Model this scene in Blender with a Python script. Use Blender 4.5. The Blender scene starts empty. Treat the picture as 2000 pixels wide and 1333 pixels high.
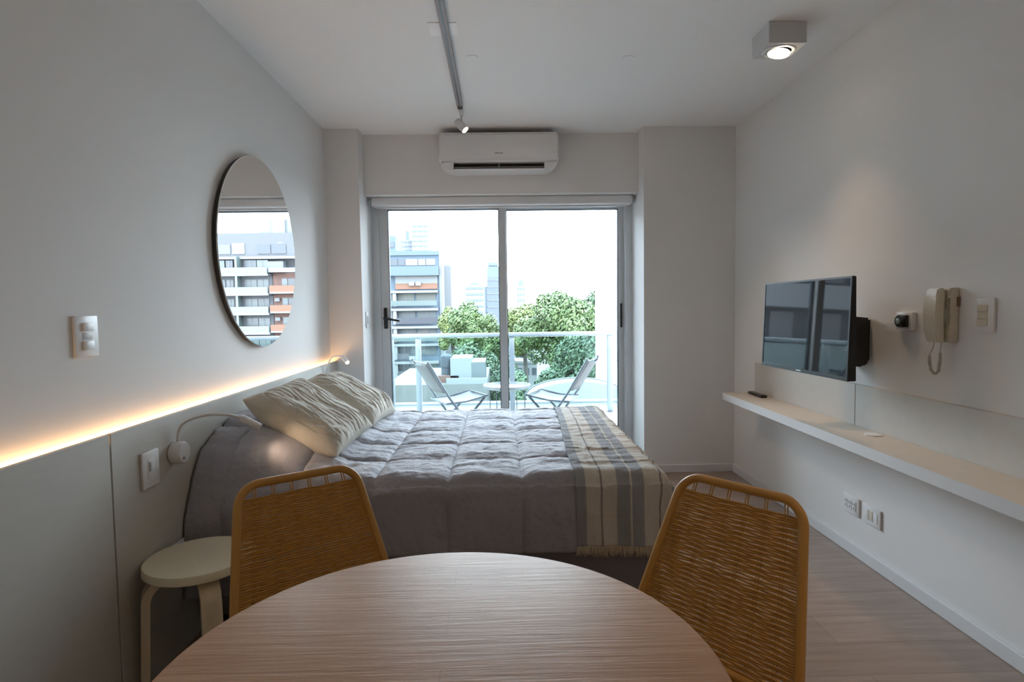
import bpy, bmesh, math, random
from mathutils import Vector, Matrix, noise
PI = math.pi
sc = bpy.context.scene
C = sc.collection
random.seed(7)

# ------------------------------------------------------------------ camera
EYE = Vector((0, 0, 1.271)); F = 1137.56
pitch, roll, yaw = .0561, .0144, .0209
fwd = Vector((math.sin(yaw)*math.cos(pitch), math.cos(yaw)*math.cos(pitch), -math.sin(pitch)))
rt = Vector((math.cos(yaw), -math.sin(yaw), 0)); dn = fwd.cross(rt)
r2 = math.cos(roll)*rt + math.sin(roll)*dn; d2 = -math.sin(roll)*rt + math.cos(roll)*dn
cam = bpy.data.objects.new('camera', bpy.data.cameras.new('camera')); C.objects.link(cam)
cam.matrix_world = Matrix(((r2.x, -d2.x, -fwd.x, EYE.x), (r2.y, -d2.y, -fwd.y, EYE.y), (r2.z, -d2.z, -fwd.z, EYE.z), (0, 0, 0, 1)))
cam.data.sensor_width = 36; cam.data.lens = F/2000*36; cam.data.clip_end = 2000; cam.data.clip_start = .02
sc.camera = cam
# ------------------------------------------------------------------ sky, sun, exposure
sc.view_settings.view_transform = 'Standard'; sc.view_settings.look = 'None'
sc.view_settings.gamma = 1; sc.view_settings.exposure = 1.03
w = bpy.data.worlds.new('hazy_sky'); sc.world = w; w.use_nodes = True
wn = w.node_tree; wn.nodes.clear()
out = wn.nodes.new('ShaderNodeOutputWorld'); bg = wn.nodes.new('ShaderNodeBackground')
tc = wn.nodes.new('ShaderNodeTexCoord'); sep = wn.nodes.new('ShaderNodeSeparateXYZ'); cr = wn.nodes.new('ShaderNodeValToRGB')
wn.links.new(tc.outputs['Generated'], sep.inputs[0]); wn.links.new(sep.outputs['Z'], cr.inputs[0])
cr.color_ramp.elements[0].position = 0; cr.color_ramp.elements[0].color = (.84, .93, 1, 1)
cr.color_ramp.elements[1].position = .7; cr.color_ramp.elements[1].color = (.64, .81, 1, 1)
wn.links.new(cr.outputs[0], bg.inputs[0]); wn.links.new(bg.outputs[0], out.inputs[0])
bg.inputs[1].default_value = 8.0
sun = bpy.data.objects.new('sun', bpy.data.lights.new('sun', 'SUN')); C.objects.link(sun)
sun.data.energy = 3.4; sun.data.angle = .02; sun.data.color = (1, .96, .9)
sun.rotation_euler = Vector((-.45, .55, -1.1)).to_track_quat('-Z', 'Y').to_euler()
por = bpy.data.objects.new('door_portal', bpy.data.lights.new('door_portal', 'AREA')); C.objects.link(por)
por.data.shape = 'RECTANGLE'; por.data.size = 2.1; por.data.size_y = 2.16; por.location = (.035, 4.70, 1.08)
por.rotation_euler = (-PI/2, 0, 0); por.data.cycles.is_portal = True

# ------------------------------------------------------------------ material helpers
def mat(name, col, rough=.6, metal=0, spec=.5, bump=0, bscale=40, var=0, vscale=6, emit=None, estr=0, stretch=None, trans=0, sheen=0):
    m = bpy.data.materials.new(name); m.use_nodes = True; nt = m.node_tree; b = nt.nodes['Principled BSDF']
    b.inputs['Base Color'].default_value = (*col, 1); b.inputs['Roughness'].default_value = rough
    b.inputs['Metallic'].default_value = metal; b.inputs['Specular IOR Level'].default_value = spec
    if sheen: b.inputs['Sheen Weight'].default_value = sheen
    if emit: b.inputs['Emission Color'].default_value = (*emit, 1); b.inputs['Emission Strength'].default_value = estr
    if bump or var:
        t = nt.nodes.new('ShaderNodeTexCoord'); mp = nt.nodes.new('ShaderNodeMapping')
        nt.links.new(t.outputs['Object'], mp.inputs[0])
        if stretch: mp.inputs['Scale'].default_value = stretch
    if var:
        n = nt.nodes.new('ShaderNodeTexNoise'); n.inputs['Scale'].default_value = vscale; n.inputs['Detail'].default_value = 5
        nt.links.new(mp.outputs[0], n.inputs['Vector'])
        r = nt.nodes.new('ShaderNodeValToRGB'); r.color_ramp.elements[0].position = .3; r.color_ramp.elements[1].position = .7
        r.color_ramp.elements[0].color = (*[c*(1-var) for c in col], 1); r.color_ramp.elements[1].color = (*[min(1, c*(1+var)) for c in col], 1)
        nt.links.new(n.outputs['Fac'], r.inputs[0]); nt.links.new(r.outputs[0], b.inputs['Base Color'])
    if bump:
        n = nt.nodes.new('ShaderNodeTexNoise'); n.inputs['Scale'].default_value = bscale; n.inputs['Detail'].default_value = 4
        nt.links.new(mp.outputs[0], n.inputs['Vector'])
        bp = nt.nodes.new('ShaderNodeBump'); bp.inputs['Strength'].default_value = bump; bp.inputs['Distance'].default_value = .01
        nt.links.new(n.outputs['Fac'], bp.inputs['Height']); nt.links.new(bp.outputs[0], b.inputs['Normal'])
    return m

def glass_mat(name, tint, refl=.08, rough=0.0):
    m = bpy.data.materials.new(name); m.use_nodes = True; nt = m.node_tree; nt.nodes.clear()
    o = nt.nodes.new('ShaderNodeOutputMaterial'); mx = nt.nodes.new('ShaderNodeMixShader')
    t = nt.nodes.new('ShaderNodeBsdfTransparent'); g = nt.nodes.new('ShaderNodeBsdfGlossy'); f = nt.nodes.new('ShaderNodeFresnel')
    f.inputs[0].default_value = 1.3
    t.inputs[0].default_value = (*tint, 1); g.inputs['Roughness'].default_value = rough
    nt.links.new(f.outputs[0], mx.inputs[0]); nt.links.new(t.outputs[0], mx.inputs[1]); nt.links.new(g.outputs[0], mx.inputs[2])
    nt.links.new(mx.outputs[0], o.inputs[0]); return m

def wood_mat(name, c1, c2, scale=(1, 1, 1), rough=.4, planks=None, bump=.1, spec=.5, contrast=1):
    """fine grain running along local x; optional plank grid (length, width, seam)"""
    m = bpy.data.materials.new(name); m.use_nodes = True; nt = m.node_tree; b = nt.nodes['Principled BSDF']; L = nt.links
    b.inputs['Roughness'].default_value = rough; b.inputs['Specular IOR Level'].default_value = spec
    t = nt.nodes.new('ShaderNodeTexCoord'); mp = nt.nodes.new('ShaderNodeMapping'); mp.inputs['Scale'].default_value = scale
    L.new(t.outputs['Object'], mp.inputs[0])
    n1 = nt.nodes.new('ShaderNodeTexNoise'); n1.inputs['Scale'].default_value = 1; n1.inputs['Detail'].default_value = 8; n1.inputs['Roughness'].default_value = .65; n1.inputs['Distortion'].default_value = .4
    L.new(mp.outputs[0], n1.inputs['Vector'])
    r = nt.nodes.new('ShaderNodeValToRGB'); r.color_ramp.elements[0].position = .32; r.color_ramp.elements[1].position = .68
    r.color_ramp.elements[0].color = (*c1, 1); r.color_ramp.elements[1].color = (*c2, 1); L.new(n1.outputs['Fac'], r.inputs[0])
    last = r.outputs[0]
    if planks:
        bk = nt.nodes.new('ShaderNodeTexBrick'); bk.offset = .37; bk.inputs['Scale'].default_value = 1
        bk.inputs['Brick Width'].default_value = planks[0]; bk.inputs['Row Height'].default_value = planks[1]; bk.inputs['Mortar Size'].default_value = planks[2]
        bk.inputs['Mortar Smooth'].default_value = .2; bk.inputs['Bias'].default_value = 0
        k = planks[3]
        bk.inputs['Color1'].default_value = (1-k, 1-k, 1-k, 1); bk.inputs['Color2'].default_value = (1, 1, 1, 1); bk.inputs['Mortar'].default_value = (planks[4],)*3 + (1,)
        L.new(t.outputs['Object'], bk.inputs['Vector'])
        mul = nt.nodes.new('ShaderNodeMix'); mul.data_type = 'RGBA'; mul.blend_type = 'MULTIPLY'; mul.inputs[0].default_value = 1
        L.new(last, mul.inputs[6]); L.new(bk.outputs['Color'], mul.inputs[7]); last = mul.outputs[2]
    L.new(last, b.inputs['Base Color'])
    bp = nt.nodes.new('ShaderNodeBump'); bp.inputs['Strength'].default_value = bump; bp.inputs['Distance'].default_value = .004
    L.new(n1.outputs['Fac'], bp.inputs['Height']); L.new(bp.outputs[0], b.inputs['Normal'])
    return m

M = {}
M['wall'] = mat('wall_paint', (.80, .79, .775), .85, bump=.03, bscale=60)
M['ceiling'] = mat('ceiling_paint', (.91, .915, .915), .9)
M['trim'] = mat('white_trim', (.74, .74, .74), .5)
M['panel'] = wood_mat('laminate_panel', (.53, .515, .47), (.56, .545, .50), (40, 12, 60), .55, bump=.03)
M['shelf'] = mat('laminate_shelf', (.68, .60, .505), .45, var=.03, vscale=30)
M['shelf_edge'] = mat('shelf_edge_white', (.72, .72, .72), .5)
M['backsplash'] = mat('laminate_upstand', (.60, .575, .53), .5, var=.02, vscale=20)
M['floor'] = wood_mat('oak_planks', (.30, .215, .17), (.40, .305, .25), (3, 30, 3), .33, planks=(1.25, .19, .0016, .12, .6), bump=.12)
M['table'] = wood_mat('table_wood', (.50, .285, .165), (.63, .395, .25), (4, 90, 4), .42, planks=(3.0, .082, .0005, .10, .75), bump=.35, spec=.15)
M['table_edge'] = wood_mat('table_edge_wood', (.40, .24, .15), (.55, .35, .23), (3.2, 60, 3), .4)
M['birch'] = mat('birch', (.72, .61, .43), .4, var=.06, vscale=4, stretch=(8, 8, 1))
M['stool_top'] = mat('stool_laminate', (.80, .73, .55), .35, var=.03, vscale=12)
M['alu'] = mat('aluminium', (.66, .68, .69), .42, metal=.25)
M['alu_dark'] = mat('gasket', (.03, .05, .07), .5)
M['white_plastic'] = mat('white_plastic', (.78, .78, .78), .3)
M['grey_plastic'] = mat('grey_plastic', (.5, .5, .5), .4)
M['black_plastic'] = mat('black_plastic', (.012, .012, .013), .35)
M['black_gloss'] = mat('screen_gloss', (.008, .008, .009), .03, spec=.6)
M['cream_plastic'] = mat('cream_plastic', (.66, .60, .48), .35)
M['rope'] = mat('ochre_rope', (.50, .255, .05), .6, bump=.3, bscale=300, var=.12, vscale=60)
M['chair_metal'] = mat('ochre_metal', (.50, .255, .055), .42)
M['mirror'] = mat('mirror_glass', (.93, .94, .94), .0, metal=1)
M['mirror_back'] = mat('mirror_back', (.03, .03, .03), .5)
M['comforter'] = mat('comforter_fabric', (.325, .315, .345), .7, bump=.5, bscale=38, var=.03, vscale=60, sheen=.3)
M['bed_base'] = mat('bed_base_fabric', (.21, .19, .205), .85, bump=.2, bscale=200)
M['mattress'] = mat('mattress_fabric', (.6, .6, .6), .8)
M['linen'] = mat('linen', (.60, .55, .46), .85, bump=.2, bscale=90, var=.05, vscale=20, sheen=.2)
M['fringe'] = mat('fringe_yarn', (.55, .47, .34), .9)
M['white_bright'] = mat('cover_white', (.93, .93, .94), .5)
M['track'] = mat('track_grey', (.30, .265, .26), .55)
M['track_dark'] = mat('track_end', (.06, .06, .06), .4)
M['lamp_body'] = mat('lamp_body', (.62, .62, .62), .35)
M['warm'] = mat('warm_led', (1, .9, .7), .5, emit=(1, .72, .42), estr=22)
M['warm_disc'] = mat('warm_disc', (1, .9, .7), .5, emit=(1, .83, .6), estr=8)
M['led'] = mat('led_tape', (1, .9, .7), .5, emit=(1, .55, .24), estr=9)
M['outdoor_grey'] = mat('outdoor_grey_frame', (.08, .09, .10), .45, metal=.2)
M['textile'] = mat('textilene', (.13, .135, .145), .7)
M['textile_dark'] = mat('textilene_dark', (.075, .07, .07), .7)
M['rail'] = mat('rail_white', (.17, .20, .22), .4)
M['concrete'] = mat('balcony_concrete', (.70, .69, .67), .8, var=.06, vscale=5)
M['glass'] = glass_mat('door_glass', (.97, .985, .985))
M['rail_glass'] = glass_mat('rail_glass', (.84, .93, .92))
M['bag'] = mat('dark_bag', (.012, .013, .018), .7, bump=.3, bscale=30)

# ------------------------------------------------------------------ mesh helpers
def box(bm, lo, hi, bev=0, seg=2):
    lo = Vector(lo); hi = Vector(hi); r = bmesh.ops.create_cube(bm, size=1)
    vs = r['verts']
    for v in vs: v.co = Vector(((lo[i]+hi[i])/2 + v.co[i]*(hi[i]-lo[i]) for i in range(3)))
    if bev:
        es = list({e for v in vs for e in v.link_edges})
        bmesh.ops.bevel(bm, geom=es, offset=bev, segments=seg, affect='EDGES', profile=.5)
def B(lo, hi, bev=0, seg=2):
    bm = bmesh.new(); box(bm, lo, hi, bev, seg); return bm
def tube(bm, pts, r, n=8, cap=True, closed=False):
    pts = [Vector(p) for p in pts]; N = len(pts); rings = []
    rr = r if isinstance(r, (list, tuple)) else [r]*N
    up = None
    for i, p in enumerate(pts):
        if closed: t = pts[(i+1) % N]-pts[i-1]
        else: t = pts[min(i+1, N-1)]-pts[max(i-1, 0)]
        t.normalize()
        if up is None:
            up = Vector((0, 0, 1)) if abs(t.z) < .9 else Vector((0, 1, 0))
        u = up - t*up.dot(t)
        if u.length < 1e-6: u = t.orthogonal()
        u.normalize(); v = t.cross(u); up = u
        rings.append([bm.verts.new(p + rr[i]*(math.cos(2*PI*k/n)*u + math.sin(2*PI*k/n)*v)) for k in range(n)])
    for i in range(N if closed else N-1):
        a, b = rings[i], rings[(i+1) % N]
        for k in range(n): bm.faces.new((a[k], a[(k+1) % n], b[(k+1) % n], b[k]))
    if cap and not closed:
        bm.faces.new(rings[0][::-1]); bm.faces.new(rings[-1])
def T(pts, r, n=8, closed=False):
    bm = bmesh.new(); tube(bm, pts, r, n, True, closed); return bm
def lathe(bm, prof, o=(0, 0, 0), n=48, ax='z', rot=None):
    o = Vector(o); rings = []
    for r, z in prof:
        ring = []
        for k in range(n):
            a = 2*PI*k/n; p = Vector((r*math.cos(a), r*math.sin(a), z))
            if ax == 'x': p = Vector((p.z, p.x, p.y))
            if ax == 'y': p = Vector((p.x, p.z, p.y))
            if rot is not None: p = rot @ p
            ring.append(bm.verts.new(o+p))
        rings.append(ring)
    for a, b in zip(rings, rings[1:]):
        for k in range(n): bm.faces.new((a[k], a[(k+1) % n], b[(k+1) % n], b[k]))
    bm.faces.new(rings[0][::-1]); bm.faces.new(rings[-1])
def Lt(prof, o=(0, 0, 0), n=48, ax='z', rot=None):
    bm = bmesh.new(); lathe(bm, prof, o, n, ax, rot); return bm
def prism(bm, poly, z0, z1, ax='z'):
    """extrude a polygon: ax z -> (a,b,z); ax y -> (a,y,b); ax x -> (x,a,b)"""
    def P(a, b, z): return {'z': (a, b, z), 'y': (a, z, b), 'x': (z, a, b)}[ax]
    lo = [bm.verts.new(P(a, b, z0)) for a, b in poly]; hi = [bm.verts.new(P(a, b, z1)) for a, b in poly]
    n = len(poly); bm.faces.new(lo[::-1]); bm.faces.new(hi)
    for k in range(n): bm.faces.new((lo[k], lo[(k+1) % n], hi[(k+1) % n], hi[k]))
def Pr(poly, z0, z1, ax='z', bev=0):
    bm = bmesh.new(); prism(bm, poly, z0, z1, ax)
    if bev: bmesh.ops.bevel(bm, geom=bm.edges[:], offset=bev, segments=2, affect='EDGES')
    return bm
def root_of(o):
    while o.parent: o = o.parent
    return o
def obj(name, bm, m, parent=None, smooth=True, world=True):
    """one mesh object; vertices are given in world coordinates unless world=False"""
    if parent is not None and world:
        bmesh.ops.translate(bm, verts=bm.verts, vec=-root_of(parent).location)
    bmesh.ops.recalc_face_normals(bm, faces=bm.faces)
    me = bpy.data.meshes.new(name); bm.to_mesh(me); bm.free()
    for mm in (m if isinstance(m, list) else [m]): me.materials.append(mm)
    if smooth:
        me.polygons.foreach_set('use_smooth', [True]*len(me.polygons))
        try: me.set_sharp_from_angle(angle=math.radians(38))
        except Exception: pass
    o = bpy.data.objects.new(name, me); C.objects.link(o)
    if parent is not None: o.parent = parent
    return o
def tag(o, label=None, cat=None, group=None, kind=None):
    if label: o['label'] = label
    if cat: o['category'] = cat
    if group: o['group'] = group
    if kind: o['kind'] = kind
    return o
def thing(name, label, cat, loc=(0, 0, 0), rz=0, group=None):
    o = bpy.data.objects.new(name, None); C.objects.link(o); o.location = loc; o.rotation_euler = (0, 0, rz); o.empty_display_size = .1
    return tag(o, label, cat, group)
def struct(name, bm, m, parent=None, label=None, smooth=False):
    o = obj(name, bm, m, parent, smooth)
    if parent is None: o['kind'] = 'structure'
    if label: o['label'] = label
    return o
def copy_tree(o, parent=None):
    c = o.copy(); C.objects.link(c); c.parent = parent
    for ch in list(o.children): copy_tree(ch, c)
    return c
def smoothstep(t):
    t = min(1, max(0, t)); return t*t*(3-2*t)

# ------------------------------------------------------------------ room shell
XL, XR, YF, YB, H = -1.266, 1.777, 4.365, -2.2, 2.6
BY = 4.52       # face of the beam over the door
DY = 4.74       # inner face of the door frame
struct('floor', B((XL-.2, YB-.2, -.12), (XR+.2, 4.86, 0)), M['floor'], label='pale oak plank floor of the studio')
struct('ceiling', B((XL-.2, YB-.2, H), (XR+.2, 4.95, H+.15)), M['ceiling'], label='plain white ceiling')
struct('wall_left', B((XL-.2, YB-.2, 0), (XL, 4.95, H)), M['wall'], label='white wall with the round mirror')
struct('wall_right', B((XR, YB-.2, 0), (XR+.2, 4.95, H)), M['wall'], label='white wall with the television and shelf')
struct('wall_back', B((XL, YB-.2, 0), (XR, YB, H)), M['wall'], label='wall behind the camera')
bm = bmesh.new(); box(bm, (XL, YF, 0), (-1.018, 4.95, H)); box(bm, (1.087, YF, 0), (XR, 4.95, H)); box(bm, (-1.018, BY, 2.15), (1.087, 4.95, H))
struct('wall_front', bm, M['wall'], label='white wall with piers and beam around the sliding door')
def baseboard(name, x0, x1, y0, y1, axis):
    bm = bmesh.new()
    if axis == 'y': box(bm, (x0, y0, 0), (x1, y1, .062), .004)
    else: box(bm, (x0, y0, 0), (x1, y1, .062), .004)
    return struct(name, bm, M['trim'], label='low white baseboard')
baseboard('baseboard_right', XR-.014, XR, YB, YF, 'y')
baseboard('baseboard_front', 1.092, XR-.014, YF-.014, YF, 'x')

# ------------------------------------------------------------------ sliding door
door = bpy.data.objects.new('door_1', None); C.objects.link(door); door.location = (.035, DY, 0); door['kind'] = 'structure'
door['label'] = 'aluminium sliding glass door to the balcony'
bm = bmesh.new()
box(bm, (-1.018, DY, 0), (-.955, DY+.13, 2.15)); box(bm, (1.030, DY, 0), (1.087, DY+.13, 2.15)); box(bm, (-.955, DY, 2.11), (1.030, DY+.13, 2.15)); box(bm, (-.955, DY, 0), (1.030, DY+.13, .03))
obj('door_frame', bm, M['alu'], door, smooth=False)
def leaf(x0, x1, y0, sl, sr, handle):
    bm = bmesh.new(); y1 = y0+.045; z0, z1 = .03, 2.12
    box(bm, (x0, y0, z0), (x0+sl, y1, z1), .003); box(bm, (x1-sr, y0, z0), (x1, y1, z1), .003)
    box(bm, (x0+sl, y0, z1-.045), (x1-sr, y1, z1)); box(bm, (x0+sl, y0, z0), (x1-sr, y1, z0+.07))
    f = obj('door_leaf', bm, M['alu'], door, smooth=False)
    bm = bmesh.new()
    a, b, c, d = x0+sl, x1-sr, z0+.07, z1-.045; g = .005
    for q in (((a, c), (a+g, d)), ((b-g, c), (b, d)), ((a, d-g), (b, d)), ((a, c), (b, c+g))):
        box(bm, (q[0][0], y0+.004, q[0][1]), (q[1][0], y1-.004, q[1][1]))
    obj('gasket', bm, M['alu_dark'], f, smooth=False)
    obj('glass_pane', B((a, y0+.02, c), (b, y0+.026, d)), M['glass'], f, smooth=False)
    return f
l1 = leaf(-.960, .062, DY+.012, .072, .058, 1)
l2 = leaf(.004, 1.034, DY+.068, .062, .050, 0)
hz = 1.205; bm = B((-.935, DY-.012, hz-.085), (-.905, DY+.013, hz+.085), .006)
h_ = obj('handle', bm, M['black_plastic'], l1); h_['label'] = 'black lever handle'
obj('lever', T([(-.920, DY-.008, hz), (-.920, DY-.05, hz), (-.905, DY-.055, hz-.002), (-.80, DY-.055, hz-.022)], [.012, .012, .011, .008], 10), M['black_plastic'], h_)
obj('handle', B((1.0, DY+.058, 1.10), (1.016, DY+.07, 1.30), .004), M['black_plastic'], l2)['label'] = 'black recessed pull'
bl = thing('roller_blind', 'rolled-up white roller blind cassette above the sliding door', 'blind', (.035, DY-.08, 2.08))
obj('cassette', B((-.985, 4.60, 2.082), (1.058, 4.70, 2.149), .012, 3), M['white_plastic'], bl)
obj('end_cap', B((1.058, 4.605, 2.085), (1.064, 4.695, 2.148), .002), M['grey_plastic'], bl)
obj('end_cap', B((-.991, 4.605, 2.085), (-.985, 4.695, 2.148), .002), M['grey_plastic'], bl)
obj('bottom_bar', B((-.96, 4.66, 2.068), (1.03, 4.675, 2.084), .004), M['white_plastic'], bl)

# ------------------------------------------------------------------ left wall: panels with LED tape
PX0, PX1, PZ = XL+.035, XL+.053, .898
def wallpanel(y0, y1, label):
    bm = B((PX0, y0, .0), (PX1, y1, PZ), .0015, 1); box(bm, (XL, y0+.1, .2), (PX0, y0+.14, .8)); box(bm, (XL, y1-.14, .2), (PX0, y1-.1, .8))
    if y1 > 2: box(bm, (XL, 1.79, .01), (PX0, 1.83, .868))  # unseen batten added to keep LED light from leaking through the seam
    return tag(obj('wall_panel', bm, M['panel'], smooth=False), label, 'wall panel', 'greige panels along the left wall')
wallpanel(1.815, 4.363, 'long greige laminate wall panel behind the bed and stool')
wallpanel(-.6, 1.809, 'greige laminate wall panel left of the dark vertical seam, nearest the camera')
tag(obj('led_strip', B((XL+.0005, -.55, .872), (XL+.012, 4.35, .884)), M['led'], smooth=False), 'warm glowing LED strip hidden behind the top of the wall panels', 'light strip')

# ------------------------------------------------------------------ mirror
mr = thing('round_mirror', 'large round frameless mirror hanging on the left wall above the bed', 'mirror', (XL, 3.10, 1.578))
obj('backing', Lt([(.40, 0.0), (.482, .006), (.484, .024)], (XL, 3.10, 1.578), 96, 'x'), M['mirror_back'], mr)
obj('mirror_glass', Lt([(.487, .024), (.488, .0285), (.486, .030)], (XL, 3.10, 1.578), 128, 'x'), M['mirror'], mr, smooth=False)

# ------------------------------------------------------------------ wall plates
def rocker_plate(label, side, x, y, z, wy, hz_, rockers, group=None, cat='light switch', name='switch_plate'):
    s = -1 if side == 'R' else 1
    t = thing(name, label, cat, (x, y, z), 0, group)
    def bx(a, b, d0, d1, nm, mm, par, bev=.0015):
        lo = (min(x+s*d0, x+s*d1), a[0], a[1]); hi = (max(x+s*d0, x+s*d1), b[0], b[1])
        return obj(nm, B(lo, hi, bev), mm, par)
    bx((y-wy/2, z-hz_/2), (y+wy/2, z+hz_/2), 0, .010, 'plate', M['white_plastic'], t, .003)
    for (cy, cz, w_, h_, d, nm, mm) in rockers:
        bx((y+cy-w_/2, z+cz-h_/2), (y+cy+w_/2, z+cz+h_/2), .009, .009+d, nm, M[mm], t)
    return t
rocker_plate('white light switch with two raised rockers on the left wall, left of the mirror', 'L', XL, 1.80, 1.205, .10, .125,
             [(0, .028, .042, .026, .008, 'rocker', 'white_plastic'), (0, 0, .042, .022, .002, 'blank_insert', 'grey_plastic'), (0, -.028, .042, .026, .008, 'rocker', 'white_plastic')])
rocker_plate('white switch plate on the wall panel beside the near gooseneck lamp', 'L', PX1, 2.0, .738, .095, .125,
             [(0, .0, .042, .07, .003, 'insert', 'white_plastic'), (-.010, .010, .012, .032, .006, 'rocker', 'grey_plastic')])
rocker_plate('white light switch on the right wall, right of the intercom handset', 'R', XR, 2.095, 1.222, .098, .126,
             [(0, .024, .045, .024, .004, 'rocker', 'cream_plastic'), (0, -.002, .045, .024, .003, 'rocker', 'cream_plastic'), (0, -.028, .045, .024, .004, 'rocker', 'cream_plastic')])
def outlet(label, y, z, kind):
    t = thing('wall_outlet', label, 'wall outlet', (XR, y, z), 0, 'outlets low on the right wall')
    obj('plate', B((XR-.010, y-.066, z-.045), (XR, y+.066, z+.045), .003), M['white_plastic'], t)
    if kind == 0:
        for dy in (-.033, 0, .033):
            s = obj('socket', B((XR-.013, y+dy-.0145, z-.024), (XR-.009, y+dy+.0145, z+.024), .001), M['white_plastic'], t)
            bm = bmesh.new()
            for a, b in ((-.007, .010), (.007, .010), (0, -.010)): box(bm, (XR-.0135, y+dy+a-.0018, z+b-.006), (XR-.0125, y+dy+a+.0018, z+b+.006))
            obj('pin_slots', bm, M['black_plastic'], s)
    else:
        for dy in (-.033, 0, .033): obj('blank_insert', B((XR-.012, y+dy-.0145, z-.024), (XR-.009, y+dy+.0145, z+.024), .001), M['white_plastic' if dy else 'cream_plastic'], t)
outlet('white triple socket low on the right wall, the one farther from the camera', 2.87, .252, 0)
outlet('white blank-covered plate low on the right wall, the nearer of the pair', 2.705, .250, 1)
# blind switch on the left door reveal
t = thing('wall_switch', 'small white blind switch on the left reveal beside the sliding door', 'wall switch', (-1.018, 4.50, 1.2))
obj('plate', B((-1.018, 4.455, 1.14), (-1.010, 4.525, 1.26), .002), M['white_plastic'], t)
obj('rocker', B((-1.011, 4.475, 1.17), (-1.006, 4.505, 1.23), .001), M['grey_plastic'], t)
# socket with adapter under the stool
t = thing('wall_outlet', 'white outlet with plugged adapters on the panel below the stool seat', 'wall outlet', (PX1, 2.12, .30))
obj('plate', B((PX1, 2.04, .32), (PX1+.009, 2.20, .42), .002), M['white_plastic'], t)
obj('adapter', B((PX1+.008, 2.055, .335), (PX1+.05, 2.11, .405), .008), M['white_plastic'], t)
obj('adapter', B((PX1+.008, 2.13, .34), (PX1+.045, 2.185, .41), .008), M['white_plastic'], t)

# thermostat / motion sensor
t = thing('wall_thermostat', 'small white wall control with round black dial, left of the intercom', 'thermostat', (XR, 2.495, 1.19))
obj('plate', B((XR-.022, 2.445, 1.152), (XR, 2.545, 1.23), .004), M['white_plastic'], t)
obj('housing', B((XR-.036, 2.462, 1.165), (XR-.021, 2.505, 1.218), .004), M['black_plastic'], t)
obj('dial', Lt([(.028, .021), (.028, .036), (.024, .040)], (XR, 2.503, 1.191), 32, 'x', Matrix.Rotation(PI, 3, 'Z')), M['black_plastic'], t)
obj('lens', Lt([(.013, .039), (.013, .043), (.009, .045)], (XR, 2.503, 1.191), 24, 'x', Matrix.Rotation(PI, 3, 'Z')), mat('lens_teal', (.35, .45, .47), .2), t)

# intercom handset
t = thing('intercom_phone', 'cream intercom handset with looped coiled cord on the right wall', 'intercom', (XR, 2.26, 1.11))
obj('base', Pr([(XR, 1.112), (XR-.035, 1.114), (XR-.042, 1.15), (XR-.030, 1.22), (XR-.042, 1.29), (XR-.038, 1.326), (XR, 1.326)], 2.215, 2.295, 'y', .004), M['cream_plastic'], t)
obj('base_notch', B((XR-.012, 2.209, 1.255), (XR-.002, 2.216, 1.29)), mat('brown_notch', (.2, .13, .08), .5), t)
hp = [(XR-.044, 1.112), (XR-.072, 1.113), (XR-.083, 1.16), (XR-.087, 1.22), (XR-.083, 1.285), (XR-.074, 1.325), (XR-.044, 1.325), (XR-.049, 1.28), (XR-.058, 1.22), (XR-.049, 1.155)]
hs = obj('handset', Pr(hp, 2.228, 2.292, 'y', .005), M['cream_plastic'], t)
cord = []
path = [Vector(p) for p in ((XR-.062, 2.26, 1.113), (XR-.062, 2.268, 1.085), (XR-.06, 2.285, 1.065), (XR-.058, 2.287, 1.03), (XR-.055, 2.280, 1.0), (XR-.05, 2.268, .985), (XR-.045, 2.256, 1.0), (XR-.043, 2.252, 1.04), (XR-.043, 2.252, 1.075), (XR-.040, 2.255, 1.095), (XR-.036, 2.255, 1.114))]
def resample(path, n):
    L = [0]
    for a, b in zip(path, path[1:]): L.append(L[-1]+(b-a).length)
    out_ = []
    for i in range(n):
        s = L[-1]*i/(n-1); k = 0
        while k < len(L)-2 and L[k+1] < s: k += 1
        out_.append(path[k].lerp(path[k+1], (s-L[k])/max(1e-9, L[k+1]-L[k])))
    return out_
rs = resample(path, 400)
for i, p in enumerate(rs):
    f = i/399; a = i*2*PI/9; rad = .0055*smoothstep((f-.2)/.04)*smoothstep((.86-f)/.04)
    cord.append(p + Vector((rad*math.cos(a), rad*math.sin(a), 0)))
obj('coiled_cord', T(cord, .0016, 5), mat('cord_grey', (.42, .38, .32), .5), t)

# ------------------------------------------------------------------ right wall shelf and upstand
SX, SZ = 1.533, .668
t = thing('wall_shelf', 'long cream laminate shelf running along the right wall under the television', 'shelf', (XR, 2.2, SZ-.05))
obj('shelf_board', B((SX+.002, .3, SZ-.045), (XR, 3.965, SZ)), M['shelf'], t, smooth=False)
obj('front_edge', B((SX, .3, SZ-.047), (SX+.002, 3.967, SZ)), M['shelf_edge'], t, smooth=False)['label'] = 'white front edge band'
tag(obj('shelf_upstand', B((XR-.022, 2.83, SZ), (XR, 3.965, .872), .001), M['backsplash'], smooth=False), 'beige upstand panel on the wall behind the far end of the shelf', 'upstand panel', 'upstand panels on the shelf')
tag(obj('shelf_upstand', B((XR-.020, .3, SZ), (XR, 2.829, .872), .001), M['backsplash'], smooth=False), 'beige upstand panel behind the near part of the shelf, below the intercom', 'upstand panel', 'upstand panels on the shelf')
t = thing('remote_control', 'black remote control lying on the far end of the shelf', 'remote control', (1.70, 3.80, SZ))
obj('body', B((1.680, 3.70, SZ), (1.722, 3.90, SZ+.018), .005, 3), M['black_plastic'], t)
bm = bmesh.new()
for i in range(8):
    for j in range(3): box(bm, (1.686+j*.012, 3.72+i*.018, SZ+.0175), (1.692+j*.012, 3.729+i*.018, SZ+.0195))
obj('buttons', bm, M['grey_plastic'], t)
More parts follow.
